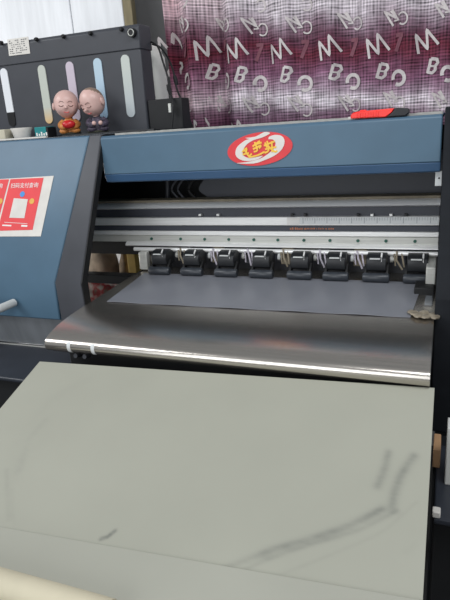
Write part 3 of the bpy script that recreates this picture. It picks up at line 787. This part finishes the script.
for (x, y), s in zip([(215, 103), (251, 104), (296, 103), (345.5, 102.5), (390, 98.5), (439, 99), (179.5, 24), (218, 23), (249.5, 25), (294, 24), (344.7, 19.5), (391, 17), (442, 10)], [.85, .9, 1, 1, 1, 1, .8, .85, .95, 1, 1, 1, 1]):
    cstroke([(x + a * s, y + b) for a, b in ((2, 8.5), (-7, -6), (6, 1), (1, -8))], .006, 1)
    cstroke([(x + a * s, y + b) for a, b in ((-1, -7), (8, 3), (3, 3.5))], .0042, 1)
for (x, y), s in zip([(190, 105), (228.5, 106.7), (263, 109), (306, 110), (355, 105), (400, 103), (189, 26.5), (228, 26), (261, 29), (306, 27), (357, 23), (403, 18.7), (187.5, 3), (259, 5), (306, 4)], [.8, .85, .95, 1, 1, 1, .85, .85, .95, 1, 1, 1, .9, .9, 1]):
    cstroke(arc(x, y, 4.8 * s, 6, -150, 130), .0045, 1)
for x, y in [(205, 124), (240, 127)]:
    cstroke([(x + a * .85, y + b) for a, b in ((-6, 6), (-7, -4), (0, 6), (1, -7), (8, 5))], .006, 1)
for x, y in [(185, 49), (222, 50), (256.7, 53), (303, 50), (352.6, 48), (398, 43.5)]:
    cstroke([(x - 2, y - 8), (x + 4, y - 9), (x - 2, y + 8)], .011, 2)
def curtain_mat():
    M = bpy.data.materials.new('plum_curtain_weave'); M.use_nodes = True
    nt = M.node_tree; N = nt.nodes; L = nt.links; b = N['Principled BSDF']
    tc = N.new('ShaderNodeTexCoord'); sx = N.new('ShaderNodeSeparateXYZ'); L.new(tc.outputs['Object'], sx.inputs[0])
    def math_(op, a, bb=None, clamp=False):
        n_ = N.new('ShaderNodeMath'); n_.operation = op; n_.use_clamp = clamp
        for i, v in enumerate((a, bb)):
            if v is None: continue
            if isinstance(v, (int, float)): n_.inputs[i].default_value = v
            else: L.new(v, n_.inputs[i])
        return n_.outputs[0]
    zc = math_('SUBTRACT', sx.outputs['Z'], math_('MULTIPLY', math_('SUBTRACT', sx.outputs['X'], k1.x), kk))
    nb = N.new('ShaderNodeTexNoise'); nb.inputs['Scale'].default_value = 9; nb.inputs['Detail'].default_value = 4
    L.new(tc.outputs['Object'], nb.inputs['Vector'])
    zn = math_('ADD', zc, math_('MULTIPLY', math_('SUBTRACT', nb.outputs['Fac'], .5), .11))
    zs = lambda py: at(207, py, YC).z
    zlo, zhi = zs(140), zs(-15)
    mr = N.new('ShaderNodeMapRange'); mr.inputs['From Min'].default_value = zlo; mr.inputs['From Max'].default_value = zhi; L.new(zn, mr.inputs['Value'])
    rp = N.new('ShaderNodeValToRGB'); e = rp.color_ramp.elements
    stops = [(140, (84, 56, 74)), (124, (104, 68, 90)), (112, (132, 108, 124)), (100, (214, 204, 210)), (90, (158, 136, 150)), (76, (124, 86, 108)), (62, (104, 58, 76)), (52, (100, 42, 56)), (42, (96, 58, 74)), (30, (128, 106, 118)), (12, (190, 180, 186)), (-15, (206, 200, 202))]
    while len(e) < len(stops): e.new(.5)
    for el, (py, c) in zip(e, stops): el.position = (zs(py) - zlo) / (zhi - zlo); el.color = (*lin(c), 1)
    L.new(mr.outputs[0], rp.inputs['Fac'])
    # redder towards the left hem
    mrx = N.new('ShaderNodeMapRange'); mrx.inputs['From Min'].default_value = -.95; mrx.inputs['From Max'].default_value = -.62; mrx.inputs['To Min'].default_value = .42; mrx.inputs['To Max'].default_value = 0
    L.new(sx.outputs['X'], mrx.inputs['Value'])
    mxr = N.new('ShaderNodeMix'); mxr.data_type = 'RGBA'; mxr.blend_type = 'MULTIPLY'; mxr.inputs['B'].default_value = (1.1, .58, .62, 1)
    L.new(mrx.outputs[0], mxr.inputs['Factor']); L.new(rp.outputs['Color'], mxr.inputs['A'])
    # weave: broken pale and dark threads both ways
    def threads(sc, seed):
        mp = N.new('ShaderNodeMapping'); mp.inputs['Scale'].default_value = sc; mp.inputs['Location'].default_value = (seed, 0, seed)
        L.new(tc.outputs['Object'], mp.inputs['Vector'])
        n_ = N.new('ShaderNodeTexNoise'); n_.inputs['Scale'].default_value = 1; n_.inputs['Detail'].default_value = 2; L.new(mp.outputs[0], n_.inputs['Vector'])
        return n_.outputs['Fac']
    th = threads((14, 1, 190), 3); tv = threads((190, 1, 14), 8)
    wz = math_('SINE', math_('MULTIPLY', math_('ADD', sx.outputs['Z'], math_('MULTIPLY', nb.outputs['Fac'], .012)), 2 * math.pi / .0088))
    wx = math_('SINE', math_('MULTIPLY', sx.outputs['X'], 2 * math.pi / .0094))
    s_ = math_('ADD', math_('SUBTRACT', th, .5), math_('MULTIPLY', math_('SUBTRACT', tv, .5), .8))
    g_f = math_('ADD', math_('MULTIPLY', wz, .26), math_('MULTIPLY', wx, .20))
    f_ = math_('ADD', math_('ADD', math_('MULTIPLY', s_, 2.2), g_f), 1.02)
    f_ = math_('MAXIMUM', f_, .18)
    vm = N.new('ShaderNodeVectorMath'); vm.operation = 'SCALE'; L.new(mxr.outputs['Result'], vm.inputs[0]); L.new(f_, vm.inputs['Scale'])
    L.new(vm.outputs[0], b.inputs['Base Color']); b.inputs['Roughness'].default_value = .8; b.inputs['Specular IOR Level'].default_value = .2
    return M
CW = mat('curtain_letter_white', (204, 196, 194), .8, var=.12, scale=120)
C7 = mat('curtain_faint_pink', (124, 76, 88), .85, var=.15, scale=120)
cu_ = link('curtain', bm, [curtain_mat(), CW, C7], smooth=True, angle=180)
tag(cu_, 'plum and white woven curtain printed with pale letters, behind the printer', 'curtain')

# ------------------------------------------------------------------ back left: boards and post
Yb = 2.08
xs = [-2.2, at(70, 0, Yb).x - .004, at(122, 0, Yb).x]
labs = ['wide whitewashed board against the back wall, left of the seam', 'whitewashed board against the back wall beside the weathered post']
for i in range(2):
    o = link('white_board', box((xs[i] + (.002 if i else 0), Yb, 0), (xs[i+1] - .002, Yb + .02, 2.5)), BOARDW, None, .003); tag(o, labs[i], 'board', None)
pc = at(133, 0, Yb)
o = link('wooden_post', box((xs[2] + .001, Yb - .002, 0), (pc.x - .008, Yb + .03, 2.5)), WOOD, None, .003); tag(o, 'weathered brown wooden post at the right edge of the white boards', 'post')

# ------------------------------------------------------------------ things seen through gaps
sh = thing('storage_shelf', 'dark low shelf behind the printer holding bags, seen through the left gap', 'shelf', (-1.3, 1.9, 0))
link('shelf_board', box((-1.75, 1.76, .715), (-.92, 2.05, .735)), DARK, sh, .002)
for lx in (-1.74, -.96):
    for ly in (1.77, 2.01): link('leg', box((lx, ly, 0), (lx + .03, ly + .03, .7145)), DARK, sh)
def lump(c, r, seed, amp=.12):
    rr = random.Random(seed); ph = [(rr.uniform(2, 7), rr.uniform(2, 7), rr.uniform(2, 7), rr.uniform(0, 6)) for _ in range(7)]
    def fn(p):
        s = sum(math.sin(a*p.x + b*p.y + c_*p.z + d) for a, b, c_, d in ph) / 7
        q = p * (1 + amp * 2.2 * s); q.z = max(q.z, -.72); return q
    bm = bmesh.new(); add_ball(bm, c, r, 36, 24, fn); return bm
tag(link('plastic_bag', lump((-1.29, 1.83, .783), (.15, .055, .064), 4), BAGM, smooth=True, angle=25), 'crumpled red and white bag on the low shelf behind the printer', 'bag')
tag(link('cloth_sack', lump((-1.350, 1.975, .84), (.082, .05, .143), 8, .05), SACK, smooth=True, angle=25), 'pale sack standing behind the red and white bag', 'sack')
tag(link('paper_bag', lump((-1.226, 1.985, .822), (.036, .05, .117), 15, .05), BROWNP, smooth=True, angle=25), 'crumpled brown paper bag between the pale sack and yellow carton', 'bag')
a, b = at(127, 255, 1.95), at(137, 262, 1.95)
tag(link('yellow_carton', box((a.x + .010, 1.93, .7355), (b.x + .004, 2.02, .94)), YCARD, None, .002), 'tall yellow carton standing at the right end of the low shelf', 'carton')

# left: dark cabinet below the guard
cb = thing('cabinet', 'dark cabinet with glossy top under the left end of the printer', 'cabinet', (-1.2, 1.15, 0))
link('cabinet_body', box((-1.75, 1.062, 0), (-.90, 1.26, .787)), BLACK, cb, .003)
ct = link('cabinet_top', box((-1.76, 1.044, .788), (-.895, 1.265, .80)), CAB, cb, .004)
link('top_edging', box((-1.76, 1.2455, .8001), (-.895, 1.2485, .8025)), ALUD, cb)
# right: bits in the dark gap
def R_(a, b, c, d, y0, y1): 
    p, q = at(a, b, y0), at(c, d, y0); return (p.x, y0, q.z), (q.x, y1, p.z)
rb = thing('side_cabinet', 'black floor cabinet in the gap right of the sloping board', 'cabinet', (.1, .9, 0))
p = at(436, 519, .85)
link('cabinet_body', box((.006, .87, 0), (.30, 1.08, p.z - .012)), BLACK, rb, .003)
link('cabinet_top', box((.0055, .85, p.z - .0115), (.31, 1.085, p.z)), CAB, rb, .003)
zc_ = p.z
w0, w1 = at(431, 514, .84), at(437, 524, .84)
tag(link('white_clip', box((w0.x + .002, .8515, zc_), (w0.x + .015, .868, zc_ + .012)), WHITEP, None, .002), 'small white plastic clip on the corner of the right floor cabinet', 'clip')
lo_, hi_ = R_(432, 449, 440, 466, 1.0, 1.05)
tag(link('tan_carton', box((lo_[0] + .002, 1.0, zc_), (hi_[0], 1.06, hi_[2])), TAN, None, .002), 'tan carton standing behind the right edge of the sloping board', 'carton')
lo_, hi_ = R_(447.5, 428, 458, 467, .95, .99)
tag(link('grey_box', box((lo_[0], .95, zc_), (hi_[0] + .03, .99, hi_[2])), JUG, None, .002), 'pale grey box at the right edge on the floor cabinet', 'box')

# ------------------------------------------------------------------ light
W = bpy.data.worlds.new('w'); scene.world = W; W.use_nodes = True
bg = W.node_tree.nodes['Background']; bg.inputs['Color'].default_value = (.90, .95, 1.0, 1); bg.inputs['Strength'].default_value = .28
def area(name, loc, tgt, sx_, sy_, e, c=(1, 1, 1)):
    l = bpy.data.lights.new(name, 'AREA'); l.shape = 'RECTANGLE'; l.size = sx_; l.size_y = sy_; l.energy = e; l.color = c
    o = bpy.data.objects.new(name, l); col.objects.link(o); o.location = loc
    o.rotation_euler = (Vector(tgt) - Vector(loc)).to_track_quat('-Z', 'Y').to_euler()
area('ceiling_tube_light', (.5, .2, 2.9), (-.3, 1.2, 1.0), 1.6, .5, 28, (.96, .98, 1))
area('ceiling_tube_light', (-2.5, -.1, 2.8), (-1.0, 1.3, 1.1), 1.6, .9, 34, (.96, .98, 1))
area('added_front_fill', (-1.0, -1.9, 1.7), (-.5, 1.5, 1.2), 2.0, 1.8, 34, (.94, .97, 1))  # added unseen light behind the camera, for bright rails and sheen
area('added_side_fill', (-2.5, 1.45, .85), (-1.25, 1.9, .82), .6, .6, 16, (1, .97, .93))  # added low fill lamp, brightens the shelf of bags behind the printer
vs = scene.view_settings
scene.display_settings.display_device = 'sRGB'
vs.view_transform = 'Standard'; vs.look = 'None'; vs.gamma = 1; vs.use_curve_mapping = False; vs.exposure = 0
